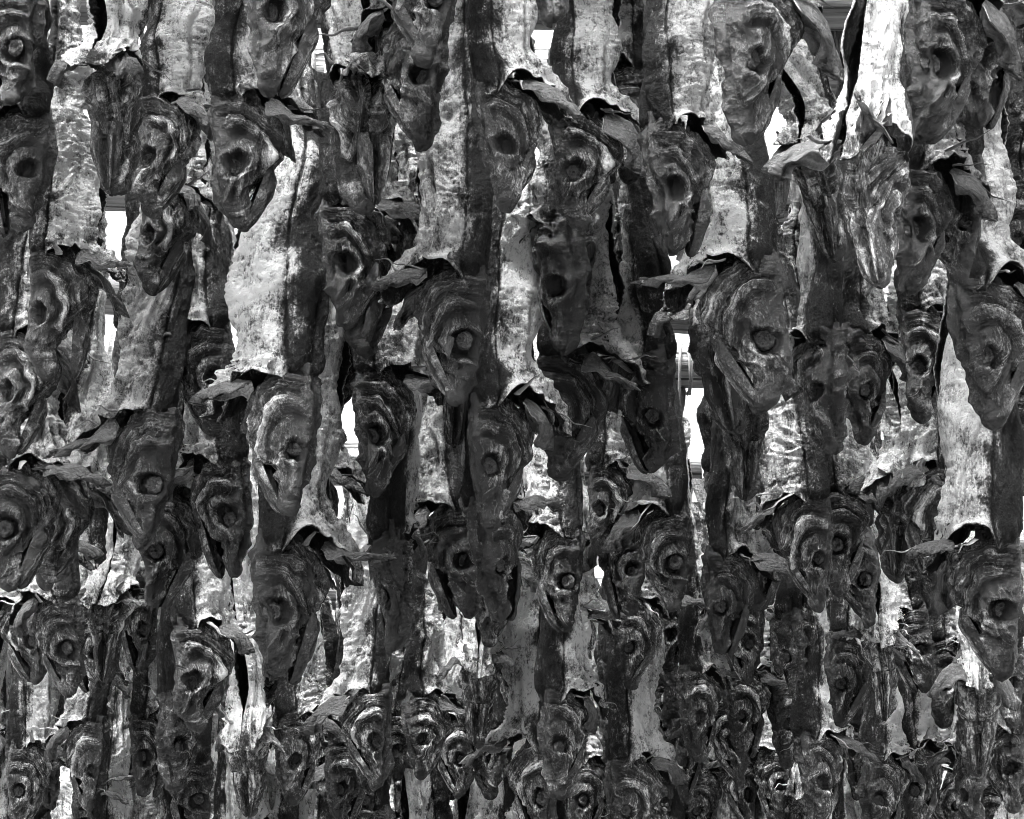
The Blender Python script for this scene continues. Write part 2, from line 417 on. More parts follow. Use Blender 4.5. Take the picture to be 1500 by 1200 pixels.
def fin_mesh(seed, L=.40, W=.15, droop=.9, fold=.5):
    """leathery fin: root at the origin, runs along +X, droops to -Z, width along Y"""
    n, m = 34, 22
    rs = np.random.RandomState(seed); o = rs.uniform(-50, 50, 3)
    u = np.linspace(0, 1, n)[:, None]; v = np.linspace(-1, 1, m)[None, :]
    wd = .8*W*(.35+.65*sst(0, .18, u))*(1-u**1.6)**.8*(1-.35*u) + .004
    ang = droop*u*1.2 + .3*perlin(u*2, o[0], 0)
    dxs = np.cumsum(np.cos(ang), 0)/n*L; dzs = -np.cumsum(np.sin(ang), 0)/n*L
    y = v*wd
    X = dxs + .02*v; Z = dzs - np.abs(y)*fold*(1.2-.5*u) + .02*perlin(u*4, v*2+o[1], o[0])
    X = X - .07*np.abs(v)**2*u + (.05*perlin(v*5, o[2], 0) + .10*perlin(v*11, o[2], 4)*u)*u**2
    Z = Z + .035*fbm(u*2.6, v*1.7+o[0], o[2], 2)*sst(0, .4, u)
    y = y + .02*perlin(u*3, v*2, o[1])*u
    rays = np.sin(v*24+2*perlin(u*2, v, o[1])); Z = Z + .0045*rays
    P = np.stack([X, y+0*X, Z], -1)
    tone = .58 + .12*rays + .25*fbm(u*3, v*3, o[0], 2) - .16*u + .2*sst(.3, 0, u)
    V, F, T = shell(P, .008, tone, .2+.1*rays)
    return mesh('pectoral_fin', V, F, np.clip(T, 0, 1), M_fin)
def spike_mesh(seed, L=.34):
    n, m = 26, 8
    rs = np.random.RandomState(seed); o = rs.uniform(-50, 50, 3)
    u = np.linspace(0, 1, n)[:, None]; th = np.linspace(0, 2*np.pi, m, endpoint=False)[None, :]
    r = .034*(1-u)**.9+.002
    cx = .025*fbm(u*2.2+o[0], 0, 1, 2)*u*2; cz = .045*fbm(u*1.6+o[1], 0, 2, 2)*u*2
    P = np.stack([u*L+0*th, cx+r*np.cos(th)*1.3, cz+r*np.sin(th)*.35], -1)
    return mesh('pelvic_fin', P, grid_faces(n, m, True), (.55-.1*u+.2*np.cos(th)).ravel(), M_fin)
def tail_mesh(seed):
    n, m = 20, 24
    rs = np.random.RandomState(seed); o = rs.uniform(-50, 50, 3)
    u = np.linspace(0, 1, n)[:, None]; v = np.linspace(-1, 1, m)[None, :]
    X = v*(.045+.13*u); Z = .42*u*(1+.12*np.abs(v)) + 0*v; Y = .02*np.sin(v*20)*u*.3 + .05*perlin(u*2, v*2, o[0])*u
    P = np.stack([X, Y, Z], -1)
    V, F, T = shell(P, .01, .35+.1*np.sin(v*30)+0*u, .3+0*X)
    return mesh('tail_fin', V, F, np.clip(T, 0, 1), M_fin)
def tube_np(pts, r, m=8, rough=0., seed=0):
    p = np.array(pts, float); n = len(p)
    tg = np.gradient(p, axis=0); tg /= np.linalg.norm(tg, axis=1)[:, None]
    up = np.array([0, 0, 1.]) if abs(tg[0, 2]) < .8 else np.array([0, 1., 0])
    a = np.cross(tg, up); a /= np.linalg.norm(a, axis=1)[:, None]; b = np.cross(tg, a)
    th = np.linspace(0, 2*np.pi, m, endpoint=False)
    r = np.broadcast_to(r, n)[:, None, None]
    P = p[:, None]+r*(a[:, None]*np.cos(th)[None, :, None]+b[:, None]*np.sin(th)[None, :, None])
    V = P.reshape(-1, 3); F = grid_faces(n, m, True)
    return V, F, np.full(len(V), .5)
SUN_E = 1.5; EXPO = 2.65; SUN_A = 12; SKY_S = .12
NHEAD = [(11,1.,1.),(12,1.2,.95),(13,.8,1.05),(14,1.3,.9),(15,1.,1.1),(16,1.1,.95),(17,.9,1.),(18,1.25,1.),(19,1.,.9),(20,1.3,1.05),(31,1.1,1.),(32,.9,.92)]
NBODY = [(21,.28,1.,(.2,.15),1.,14),(22,.04,1.25,(-.3,0),1.1,-8),(23,.5,1.1,(.3,-.2),1.15,38),(24,.03,.8,(0,.2),.95,0),(25,.2,1.3,(-.2,-.2),1.2,-45),(26,.35,.9,(.1,.3),1.,28),(27,.1,1.1,(0,-.3),1.05,-32),(28,.42,1.2,(.2,0),1.2,50),(29,.15,1.3,(-.2,.2),1.1,-50)]
# ------------------------------------------------------------------ assembling one fish
HEADS = [head_mesh(s, w, sl) for s, w, sl in NHEAD]
JAWS = [jaw_mesh(s) for s in range(4)]
EYES = [eye_mesh(s, 0) for s in range(5)]
BODIES = [body_mesh(*b) for b in NBODY]
FINS = [fin_mesh(1, .42, .17, .9, .7), fin_mesh(2, .50, .13, .6, .9), fin_mesh(3, .38, .19, 1.3, .6), fin_mesh(4, .46, .14, .2, 1.), fin_mesh(5, .52, .18, 1.1, .9), fin_mesh(6, .34, .10, .4, .7)]
SPIKES = [spike_mesh(s, l) for s, l in ((1, .30), (2, .38), (3, .24), (4, .44))]
TAILS = [tail_mesh(s) for s in range(2)]

def link(name, me, parent, loc=(0, 0, 0), rot=(0, 0, 0), sc=(1, 1, 1), tone=1.):
    o = bpy.data.objects.new(name, me); COL.objects.link(o)
    o.parent = parent; o.location = loc; o.rotation_euler = rot; o.scale = sc
    o.color = (tone, tone, tone, 1)
    return o
def basis(x, zhint):
    x = Vector(x).normalized(); z = Vector(zhint); z = (z-x*z.dot(x)).normalized(); y = z.cross(x)
    return Matrix((x, y, z)).transposed().to_euler()

def make_fish(i, loc, hl, phi, tilt, lean, tone, jaw, btone, stretch, rs, opt):
    """phi: bearing of the fish's back, 0 towards the viewer's side of the rack, 90 to +X"""
    root = bpy.data.objects.new('dried_cod', None); COL.objects.link(root)
    root.empty_display_size = .05
    rot = Matrix.Rotation(R(tilt), 3, 'Y') @ Matrix.Rotation(R(lean), 3, 'X') @ Matrix.Rotation(R(phi-90), 3, 'Z')
    root.rotation_euler = rot.to_euler(); root.scale = (hl, hl, hl); root.location = loc
    hv = opt.get('h', rs.randint(len(HEADS))); bv = opt.get('b', rs.randint(len(BODIES)))
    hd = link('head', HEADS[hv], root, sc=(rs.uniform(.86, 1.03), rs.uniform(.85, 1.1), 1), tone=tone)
    ey = rs.randint(len(EYES))
    for sy in (-1, 1) if rs.rand() < opt.get('eyes', .88) else ():
        w = rs.uniform(.045, .078)
        link('eye', EYES[ey], hd, (EX, sy*w, EZ), (rs.uniform(-.1, .1), rs.uniform(0, 6.28), rs.uniform(-.15, .15)), tone=min(1.5, tone*1.2)*opt.get('e', 1))
    a0 = -.56
    link('lower_jaw', JAWS[rs.randint(len(JAWS))], hd, (-.215, 0, .515), (0, a0+R(jaw+(rs.uniform(0, 9) if rs.rand() < .7 else rs.uniform(9, 24))), 0), (1, 1, 1), tone*.9)
    bd = link('body', BODIES[bv], root, (0, 0, 0), (0, 0, 0), (1, 1, 1), btone)
    # stretch only the part above the shoulder: slight uniform z scale about the nape
    bd.scale = (opt.get('bw', 1), 1, stretch); bd.location = (0, 0, 1-stretch)
    for sy in (-1, 1):
        dx = rs.uniform(.55, 1.); dz = rs.uniform(-.55, .25); dy = rs.uniform(.25, .75)
        f = link('pectoral_fin', FINS[rs.randint(len(FINS))], root, (-.21+rs.uniform(-.05, .05), sy*.15, 1.02+rs.uniform(-.02, .05)),
             basis((-dx, sy*dy, dz), (-.3, sy*.2, 1)), sc=(rs.uniform(1., 1.35),)*3, tone=btone*1.15)
        if rs.rand() < opt.get('sp', .75):
            link('pelvic_fin', SPIKES[rs.randint(len(SPIKES))], root, (-.37, sy*.09, rs.uniform(.93, 1.02)),
                 basis((-1, sy*rs.uniform(.1, 1.2), rs.uniform(-.7, .7)), (0, 0, 1)), tone=btone*1.4)
        for k in range(rs.randint(0, 2) + (sy*rot[1][1] < 0)):          # loose spiny rays round the shoulder
            a = rs.uniform(-.9, 1.)
            link('fin_ray', SPIKES[rs.randint(len(SPIKES))], root, (-.14+.12*a, sy*.19, rs.uniform(.97, 1.12)),
                 basis((a-.6, sy*rs.uniform(.3, 1.), rs.uniform(-.6, .7)), (0, 0, 1)), sc=(rs.uniform(.6, 1.1), .7, .7), tone=btone*1.3)
    cs = -1 if (rot @ Vector((0, 1, 0))).y > 0 else 1
    if opt.get('chip'):
        link('bone_chip', FINS[2], root, (-.02, cs*.20, .93), basis((-.5, cs*.25, .3), (0, cs, -.5)), sc=(.5, .5, .3), tone=3.)
    if opt.get('flake'):
        link('skin_flake', FINS[0], hd, (-.06, cs*.15, .52), basis((.25, cs*.12, -1), (0, cs, .2)), sc=(.5, .55, .2), tone=1.5)
    zt = 1-stretch+3.72*stretch
    return root, rot, zt
# ------------------------------------------------------------------ the fish: eye (photograph pixels, only to set bearing and height), head length,
# bearing of the back (-90 left, 90 right, 0 this way, 180 away), tilt, mouth opening, head grey, body grey, label, options
L_, R_, V_, D_ = -86, 86, 180, 0
FISH = [
(12, 62, 175, 60, 0, 0, .7, .9, 'scaly dark cod cut by the picture edge in the top left corner', {}),
(35, 250, 172, R_, 0, 6, .8, .7, 'cod with big hollow eye at the left edge, body speckled dark', {'e': .3, 'eyes': 0}),
(30, 375, 160, R_, 0, 0, .6, .8, 'dark cod tucked behind the gaping cod, pale arc around its eye', {'z': .35, 'eyes': 1}),
(58, 460, 178, -82, 3, 24, .85, 1.25, 'gaping cod with empty black eye socket under a wide pale wrinkled belly', {'e': .25, 'b': 0, 'eyes': 0}),
(170, 190, 185, V_, 0, 4, 1., 1.2, 'cod seen from its throat, thin fins spread wide both ways, gills black', {'v': 1}),
(215, 230, 172, L_, 2, 0, 1.5, 1.05, 'cod with bright bony arc round its eye, right of the throat-on cod with spread fins', {'eyes': 1}),
(218, 347, 155, -82, 3, 0, .6, 1., 'dark cod head directly under the bright-arced head, above a dark speckled body', {'z': -.1}),
(345, 240, 190, -70, 0, 0, .75, .7, 'dark slender cod with round black eye and fin flung out beside white sky gap', {'z': -.1, 'eyes': 1}),
(400, 12, 235, -60, 4, 0, .75, .8, 'big dark cod at the top edge, eye nearly cut off, above the slender dark one', {'eyes': 1}),
(530, 215, 195, -150, -4, 18, .8, .95, 'cod with split V-shaped jaws and long pale spike fin, behind a smooth dark head', {'v': 1}),
(612, 108, 205, 66, 3, 0, .75, .8, 'smooth dark cod head with one eye at its edge, before pale lumpy flesh', {'eyes': 1}),
(632, -10, 200, 70, 4, 0, .6, .8, 'cod head cut by the top edge just above the smooth dark head', {}),
(733, 215, 178, -80, -2, 0, 1.5, 1.2, 'blunt cod head with long folded fin, hanging straight under a rippled pale body', {'z': -.3, 'b': 1}),
(808, -70, 235, 5, 0, 0, .45, .6, 'blurred black snout poking down from the top edge above the centre', {}),
(842, 250, 170, L_, 0, 0, 1.2, 1.2, 'grey cod with speckled white body between blunt head and round-shouldered cod', {'z': -.3}),
(930, 175, 170, R_, 0, 0, .9, .9, 'cod half hidden behind the round-shouldered cod, only its cheek showing', {'z': .3}),
(985, 275, 188, -62, -2, 0, .65, .65, 'round-shouldered cod with dark speckled back, leathery fins spread like wings', {'z': -.25, 'b': 3}),
(985, 5, 190, 20, 8, 10, .45, .6, 'tangled dark cod snout hanging in from the top edge above the winged fins', {}),
(1118, 82, 240, -48, -2, 6, .95, .9, 'largest cod head, smooth and grey, with cloudy eye and chipped snout', {'z': -.2, 'eyes': 1, 'e': 6}),
(1208, 300, 170, 160, -4, 8, 1., .9, 'cod showing its lower jaw and thin bony fin, left of the long pale snout', {'v': 1}),
(1288, 318, 205, 128, 2, 0, 1.7, .9, 'long pale smooth snout under a bright curled belly flap with black slit', {'z': -.65}),
(1245, 290, 150, L_, 0, 0, .5, .8, 'shadowy cod wedged behind the long pale snout and the lower-jaw cod', {'z': .3}),
(1345, 335, 190, -70, 5, 0, .42, .6, 'almost black cod snuggled against the long pale snout', {'z': -.35}),
(1412, 318, 185, 60, 0, 0, .5, .6, 'blunt black head beside the almost black one, both snouts level', {'z': -.3}),
(1375, 92, 225, -60, 8, 0, .55, .6, 'big black-faced cod with staring round eye high at the upper right', {'z': -.1, 'eyes': 1}),
(1455, 75, 205, -40, 0, 0, .8, .75, 'grey cod with long oval eye hole next to the staring black-faced cod', {'eyes': 0}),
(1492, 350, 165, L_, 0, 0, .8, .9, 'cod cut by the right edge, round eye level with the black snouts', {'eyes': 1}),
(1488, 230, 170, 100, 0, 0, .8, 1., 'crumpled fin and shoulder at the right edge under the oval-eyed cod', {'z': .2, 'eyes': 1}),
# second tier
(10, 575, 175, -72, 2, 0, .8, .9, 'smooth cod with swirling cheek at the left edge below the gaping cod', {}),
(200, 556, 152, -62, 0, 0, .8, .7, 'speckle-backed cod with small oval eye beside the log and white gap', {'eyes': 1}),
(312, 556, 160, R_, -3, 0, .95, .8, 'cod with eye turned towards the pale folded belly, spiny twig at its shoulder', {'eyes': 1}),
(420, 652, 195, 74, -1, 0, .95, 1.35, 'big swirl-cheeked cod below a wide smooth white belly', {'z': -.15, 'b': 0, 'bw': 1.3}),
(500, 385, 185, -76, 0, 4, .8, .8, 'cod with crusted eye pit and torn chin, fins crumpled to one side', {'eyes': 0}),
(538, 440, 170, -130, 0, 0, .25, .5, 'black shadowed jaw hanging just behind the crusted-eyed cod', {'z': .15, 'eyes': 1}),
(482, 542, 152, -70, 5, 0, .7, .8, 'cod with pointed snout below the crusted-eyed cod, nose touching white sky', {'eyes': 1}),
(640, 385, 175, 80, 0, 14, .7, .9, 'torn cod head with shredded skin and a white bone chip', {'z': .05, 'h': 1, 'chip': 1}),
(676, 495, 195, 72, 2, 0, .6, .8, 'dark cod with peeling flake on its cheek, under the torn head', {'z': -.1, 'flake': 1}),
(668, 570, 160, V_, 3, 6, .8, .9, 'grooved lower jaw poking out below the cod with the peeling flake', {'v': 1, 'z': .1}),
(826, 420, 190, 10, 0, 0, .4, .6, 'black snout seen from above in the narrow gap right of the granular body', {'z': .25}),
(862, 490, 145, L_, 0, 0, .9, .9, 'small cod with pale ringed cheek peeping from behind the black snout', {'z': .25}),
(912, 458, 155, 74, -3, 0, 1.05, .9, 'cod with smooth swirled cheek beside a flat speckled back', {'z': .05}),
(945, 607, 165, 55, 0, 0, .6, .7, 'cod with tiny pitted eye and speckled back, snout pointing at a small pale head', {'eyes': 1}),
(1114, 492, 215, 74, -5, 0, 1.05, 1.3, 'big grey cod with coiled eye and pale pleated shoulder, two bent fins', {'z': -.05, 'eyes': 1}),
(1065, 540, 185, 150, -5, 12, .5, .8, 'dark open jaw hanging behind the coiled-eyed cod', {'z': .15, 'v': 1, 'eyes': 1}),
(1165, 525, 130, 70, 2, 0, .6, .8, 'narrow cod squeezed between the coiled-eyed cod and an eyeless speckled body', {'pole': 6, 'st': .36, 'b': 3, 'eyes': 0}),
(1215, 580, 165, 5, -2, 0, .6, .75, 'eyeless speckled cod hanging back towards us, snout down in the right half', {'z': -.1, 'b': 3, 'eyes': 0}),
(1243, 415, 130, L_, 0, 0, .6, .8, 'small dim cod under the long pale snout', {'z': .1}),
(1352, 420, 140, L_, 2, 0, .75, .9, 'small dark cod below the black snouts, chin over a ringed eye', {'z': .1, 'eyes': 1}),
(1275, 568, 158, -48, -2, 0, .75, .8, 'narrow cod with deep oval eye beside the ring-eyed cod', {'eyes': 1}),
(1350, 537, 155, -72, 0, 0, 1.1, .9, 'cod with neat concentric rings in its eye and a wrinkled chin', {'eyes': 1}),
(1345, 590, 110, 165, 0, 4, .8, .9, 'rounded lower jaw hanging just below the ring-eyed cod', {'z': .12, 'v': 1, 'eyes': 1}),
(1455, 515, 210, -70, -2, 0, .7, .75, 'large dark cod with coin-round eye near the right edge', {'z': -.1, 'eyes': 1}),
(1485, 650, 150, L_, 0, 0, .45, .7, 'dark cod at the right edge under the coin-eyed cod', {'eyes': 1}),
# third tier
(215, 706, 185, 72, 2, 0, .5, .6, 'dark smooth cod with one fin thrown back, above pale wavy belly skin', {}),
(230, 805, 160, -66, 6, 0, .7, .9, 'worn cod head close under the dark smooth cod, snout pointing down', {'z': -.05}),
(70, 778, 160, -72, 2, 0, .75, 1., 'cod with deep black eye and pale bent fin on its shoulder, far left', {'eyes': 1}),
(5, 772, 175, L_, 0, 0, .5, .7, 'dark cod half out of the picture at the left edge, mid height', {}),
(42, 868, 125, L_, 0, 0, .9, 1., 'small cod with bright ringed eye beneath the bent-finned cod', {'eyes': 1}),
(330, 760, 165, 70, -8, 0, .85, .8, 'slanting cod with pitted eye, rough speckled shoulder', {'eyes': 1}),
(265, 850, 125, 70, -10, 0, .5, .8, 'little black cod slanting out from behind the worn head', {'z': .1}),
(432, 770, 165, -70, 0, 0, .65, .8, 'dark cod with button eye and drooping fin beside a bare log', {'eyes': 1}),
(405, 895, 195, -66, 3, 0, .42, .6, 'large black cod with round eye and leafy fin, under the button-eyed one', {'z': -.2, 'eyes': 1}),
(545, 637, 175, -72, 0, 0, .95, .8, 'cod with heavy eye rim and swirling cheek in front of a log end', {'z': .1, 'eyes': 1}),
(575, 870, 170, 0, 0, 0, .5, .75, 'long flat cod hanging back towards us with a ragged snout', {'z': -.25, 'b': 3}),
(693, 738, 145, 72, 0, 0, .75, .9, 'cod with eye facing the big sunken-eyed head', {'z': .1, 'eyes': 1}),
(725, 682, 190, -72, 0, 0, .95, 1.3, 'big cod with clouded sunken eye under a bent pale fin hood', {'z': -.1, 'b': 1, 'eyes': 1, 'e': 6}),
(675, 822, 160, 72, -6, 4, .5, .8, 'smooth dark cod slanting below the eye-to-eye pair', {'eyes': 1}),
(742, 825, 165, -35, -6, 0, .8, .8, 'broad cod showing both eyes, below the clouded-eyed cod', {'z': -.25, 'eyes': 1}),
(713, 885, 125, -70, 0, 0, .7, .9, 'small cod under the broad two-eyed head', {'eyes': 1}),
(812, 610, 185, -100, 6, 0, .35, .6, 'black smooth head with no eye showing, beside the clouded-eyed cod', {'z': .1, 'eyes': 0}),
(826, 850, 140, 70, 0, 0, .6, .9, 'slim dark cod behind the two-eyed head, snout over a pale belly', {'z': .1, 'eyes': 1}),
(880, 747, 125, -76, 2, 0, 1.25, .9, 'small pale cod with sharp snout alone against light bodies', {'z': -.2}),
(925, 838, 130, 72, -4, 0, .4, .8, 'small black cod under the pale sharp-snouted one', {}),
(985, 822, 145, 72, -2, 0, 1., .9, 'cod with black eye and crumpled shoulder beside curled white belly skin', {'eyes': 1}),
(1053, 745, 112, L_, 0, 0, .95, .9, 'little cod with striped cheek in the narrow gap by the white skin', {}),
(1088, 650, 160, V_, 0, 4, .6, .9, 'straight narrow lower jaw hanging between grey bodies right of centre', {'v': 1}),
(1060, 888, 140, -60, 4, 0, .4, .65, 'black cod hanging low under the straight narrow jaw', {'z': -.1}),
(1112, 822, 140, -66, 0, 0, .6, .8, 'dim cod behind the pleated-fin cod, snout bent down', {'z': .05}),
(1195, 815, 158, 70, -6, 0, 1., 1.1, 'cod with pleated fin fan on each side and grooved cheek', {}),
(1232, 797, 145, -68, -3, 0, 1., .9, 'cod with milky eye and pale folded fin pointing aside', {'z': .05, 'eyes': 1, 'e': 6}),
(1265, 848, 138, 66, -8, 0, .5, .8, 'dark slanting cod under the milky-eyed cod', {'z': .08, 'eyes': 1}),
(1315, 775, 150, V_, 3, 2, .8, 1.2, 'thin dark jaw dangling from torn white belly skin', {'v': 1}),
(1385, 770, 165, 85, 0, 8, .8, .9, 'cod behind the long grey body, only gill folds showing', {'z': .2}),
(1465, 895, 198, 70, 0, 0, .75, .75, 'big cod with spiral cheek low at the right edge, snout tip black', {'z': -.25}),
# lower tiers
(88, 950, 145, 72, -8, 0, .8, .9, 'cod with tilted head and grooved snout, lower left', {}),
(40, 940, 120, 75, -8, 0, .55, .9, 'thin dark snout left of the tilted grooved head', {}),
(138, 955, 120, 72, 0, 0, 1.25, 1., 'bright-cheeked little cod beside a pair of grooved jaws', {}),
(165, 930, 130, V_, 4, 6, .85, .9, 'grooved jaws of a cod with crumpled pale collar, lower left', {'v': 1}),
(205, 922, 115, 70, 0, 0, 1.1, 1., 'pale-browed cod partly covered by the grooved jaws', {'z': .08}),
(113, 1040, 115, -70, 0, 0, .65, .8, 'dim round-eyed cod under the bright-cheeked little cod', {'eyes': 1}),
(127, 1125, 120, 70, 0, 0, .6, .8, 'dark cod left of a tall white strip of belly near the bottom', {}),
(283, 998, 150, -70, 0, 0, 1.05, .9, 'cod with grainy grey eye and pale ribbon of skin beside it', {'eyes': 1}),
(258, 1092, 125, -30, 0, 0, .75, .8, 'cod with half-shut eye below the grainy-eyed cod', {'eyes': 1}),
(208, 1110, 120, -70, 4, 0, .45, .7, 'dark pointed snout next to the half-shut eye', {'eyes': 1}),
(75, 1130, 105, 20, 0, 0, .4, .8, 'black lumpy snout at the lower left, hanging by pale strips', {}),
(122, 1188, 100, -70, 0, 0, .8, .8, 'tiny cod eye at the bottom edge left of the white strip', {'eyes': 1}),
(28, 1160, 120, -70, 0, 0, .8, .9, 'cod with dull cheek in the bottom left corner', {}),
(286, 1172, 115, 70, 0, 0, .4, .7, 'dark cod at the bottom edge below the half-shut eye', {'eyes': 1}),
(380, 985, 115, -70, 0, 0, .8, 1., 'cod with faint eye below the large black cod', {'eyes': 1}),
(365, 1130, 130, V_, 0, 10, 1., 1.1, 'open-throated cod with pale star-like collar near the bottom', {'v': 1}),
(432, 1115, 128, -60, 0, 0, .95, 1.1, 'cod under a ridged bright body, snout clipped by shade', {}),
(548, 1088, 135, 66, 0, 0, .95, .8, 'cod with bright cheek folds and dark back, low in the picture', {}),
(500, 1158, 115, -70, 0, 0, .5, .8, 'dark cod beneath the bright-folded cheek at the bottom', {}),
(618, 1082, 118, -68, 0, 0, .9, .9, 'cod with plain black eye beside a speckled strip, bottom centre', {'eyes': 1}),
(672, 1113, 108, 70, 0, 0, 1.05, .9, 'small cod with ring eye and a white thread above it', {'eyes': 1}),
(746, 948, 118, -66, 0, 0, 1.1, 1., 'cod with clean black ring eye below the small under-head', {'eyes': 1}),
(700, 1030, 130, V_, 0, 2, .95, 1., 'U-shaped pale jaw below tangled white fins, bottom centre', {'v': 1}),
(766, 1000, 118, 66, 0, 0, .85, .9, 'cod with slanting snout just under the clean ring eye', {'z': .04, 'eyes': 1}),
(822, 966, 132, -68, 0, 0, 1.15, 1.05, 'speckled cod with bright brow and crumbling cheek', {}),
(925, 946, 125, -68, 0, 0, 1.2, 1., 'cod with white brow and black broken snout', {}),
(985, 930, 108, -66, 0, 0, .75, .9, 'small grey cod between white brow and low black cod', {}),
(913, 1030, 115, -68, 0, 0, 1., 1., 'cod with bright crusted eye under the broken snout', {'eyes': 1}),
(825, 1095, 145, -66, 0, 0, .9, .9, 'dark-eyed cod with broad curving brow, bottom centre', {'z': -.05, 'eyes': 1}),
(898, 1092, 112, -60, 0, 0, .8, .9, 'plain small cod between curving brow and crusted eye', {'eyes': 1}),
(975, 1064, 108, -68, 0, 0, .6, .9, 'dim round-eyed cod left of the scaly cod', {'eyes': 1}),
(1028, 1053, 125, -50, 0, 0, 1.1, 1., 'scaly cod with knobbly grey face and white fin above', {}),
(1088, 1046, 118, -64, 0, 0, .85, .9, 'dark ringed cod right of the knobbly face', {}),
(1095, 944, 118, 66, 0, 0, 1.15, 1., 'pale cod with ring eye behind the low black cod', {'eyes': 1}),
(1010, 1115, 115, -40, -4, 0, .8, .9, 'cod with sleepy eye below the knobbly face', {'eyes': 1}),
(1075, 1092, 118, 66, -4, 0, .8, .9, 'curved smooth cod under the dark ringed cod', {}),
(1098, 1165, 105, 70, 0, 0, .7, .9, 'cod with whisker across it near the bottom right of centre', {}),
(790, 1170, 145, 68, 0, 0, .8, .9, 'large-cheeked cod at the bottom edge below the curving brow', {}),
(858, 1172, 110, -60, 0, 0, .8, 1., 'cod with dangling white thread at the bottom edge', {}),
(922, 1188, 135, -66, 0, 0, .8, .9, 'cod with hooded shoulder at the bottom edge', {}),
(1025, 1187, 105, -60, 0, 0, .8, .9, 'ring-eyed little cod cut by the bottom edge below the sleepy eye', {'eyes': 1}),
(972, 1172, 105, 66, 0, 0, .5, .9, 'dim little cod between hooded shoulder and ring-eyed one', {'eyes': 1}),
(1237, 1000, 128, -66, 3, 0, .55, .9, 'dark leathery cod with hooked snout, lower right', {'z': -.05}),
(1290, 985, 130, V_, 0, 8, 1.25, 1.2, 'pale forked jaw of a cod in the lower right', {'v': 1}),
(1318, 990, 100, 30, 0, 0, .3, .7, 'black snout stub beside the pale forked jaw', {'z': .06}),
(1348, 952, 118, 60, -6, 0, 1., .9, 'shredded cod with small eye and striped throat', {'eyes': 1}),
(1386, 1004, 118, -66, 0, 0, .75, .9, 'round-browed dark cod right of the shredded one', {'z': .05}),
(1434, 1060, 145, 170, 2, 10, .95, 1., 'broad striped lower jaw below the spiral-cheeked big cod', {'v': 1}),
(1488, 1000, 125, 70, 0, 0, 1.05, 1., 'pale swirled cod on the right edge by the striped jaw', {}),
(1155, 1060, 125, -66, 0, 0, .85, .9, 'narrow cod with crinkled chin beside thin white strips', {}),
(1162, 960, 120, 0, 0, 0, .85, .95, 'pitted grey cod back turned to us in the lower right', {'b': 3}),
(1202, 1150, 135, -62, 0, 0, 1.05, .9, 'cod with pale filmed eye near the bottom right', {'eyes': 1, 'e': 6}),
(1296, 1175, 125, -62, 0, 0, .9, 1.1, 'deep-eyed cod under a pale rippled body at the bottom', {'eyes': 1}),
(1345, 1158, 122, -64, 0, 0, .95, 1.1, 'cod with glazed eye and smooth brow beside the deep-eyed one', {'eyes': 1, 'e': 6}),
(1425, 1165, 125, 10, 0, 0, .8, 1., 'rough cod back turned to us at the bottom right', {'b': 3}),
(1482, 1130, 120, 60, 0, 0, .85, 1., 'mottled cod in the bottom right corner', {}),
]
# ------------------------------------------------------------------ camera
W0, H0, FPX, PITCH = 1500., 1200., 2600., R(8)
cam = bpy.data.cameras.new('camera'); cam.sensor_width = 36; cam.lens = 36*FPX/W0
cam.clip_start = .05; cam.clip_end = 8000
camo = bpy.data.objects.new('camera', cam); COL.objects.link(camo); S.camera = camo
EYE_H = 1.65
camo.location = (0, 0, EYE_H); camo.rotation_euler = (R(90)+PITCH, 0, 0)
FW = Vector((0, math.cos(PITCH), math.sin(PITCH))); UP = Vector((0, -math.sin(PITCH), math.cos(PITCH)))
def at(px, py, D): return Vector((0, 0, EYE_H)) + D*(FW + Vector((1, 0, 0))*((px-750)/FPX) + UP*((600-py)/FPX))

# ------------------------------------------------------------------ rack poles: (distance, photo height at mid picture, slope, radius, label)
POLES = [
    (2.35, -830, .01, .075, 'rack log over the first fish, highest and closest of all'),
    (2.65, -530, -.01, .07, 'second rack log overhead, above the upper heads'),
    (2.95, -300, .01, .075, 'third rack log overhead, above the torn cod head'),
    (3.25, -110, .0, .07, 'fourth rack log overhead, just above the picture'),
    (3.55, -22, .0, .075, 'dark rack log crossing the very top by a small white gap'),
    (3.85, 104, .0, .078, 'weathered rack log beside the upper white gap, behind the slender dark cod'),
    (4.25, 268, .016, .078, 'black-shaded rack log under the chipped snout of the largest head'),
    (4.55, 440, .048, .075, 'cracked log with light top below the tall white gap'),
    (4.85, 530, .016, .075, 'dark log behind the coiled-eyed cod and the gaping cod'),
    (5.25, 672, .012, .078, 'pale grained log end behind the heavy-rimmed eye'),
    (5.55, 780, .01, .078, 'thick log beside the button-eyed cod'),
    (5.85, 868, .01, .075, 'lowest log, low behind the leaf-finned black cod'),
]
def log_mesh(seed, r, L=7.0):
    n, m = 240, 40
    rs = np.random.RandomState(seed); o = rs.uniform(-50, 50, 3)
    u = np.linspace(-L/2, L/2, n)[:, None]; th = np.linspace(0, 2*np.pi, m, endpoint=False)[None, :]
    rr = r*(1+.02*u/L*2 + .05*perlin(u*1.1+o[0], np.cos(th), np.sin(th)) + .025*ridge(u*.9+o[1], np.cos(th)*5, np.sin(th)*5, 2))
    P = np.stack([u+0*th, rr*np.cos(th)+.012*np.sin(u*1.3+o[0]), rr*np.sin(th)+.012*np.sin(u*1.1+o[1])], -1)
    V = P.reshape(-1, 3); F = [grid_faces(n, m, True)]
    for row, fl in ((0, 1), (n-1, -1)):
        c = len(V); V = np.concatenate([V, P[row].mean(0, keepdims=True)])
        k = np.arange(0, m, 2)
        F.append(np.stack([row*m+k, row*m+(k+1) % m, row*m+(k+2) % m, np.full(len(k), c)], -1)[:, ::fl])
    return mesh('log', V, np.concatenate(F), .5, M_wood)
poles = []
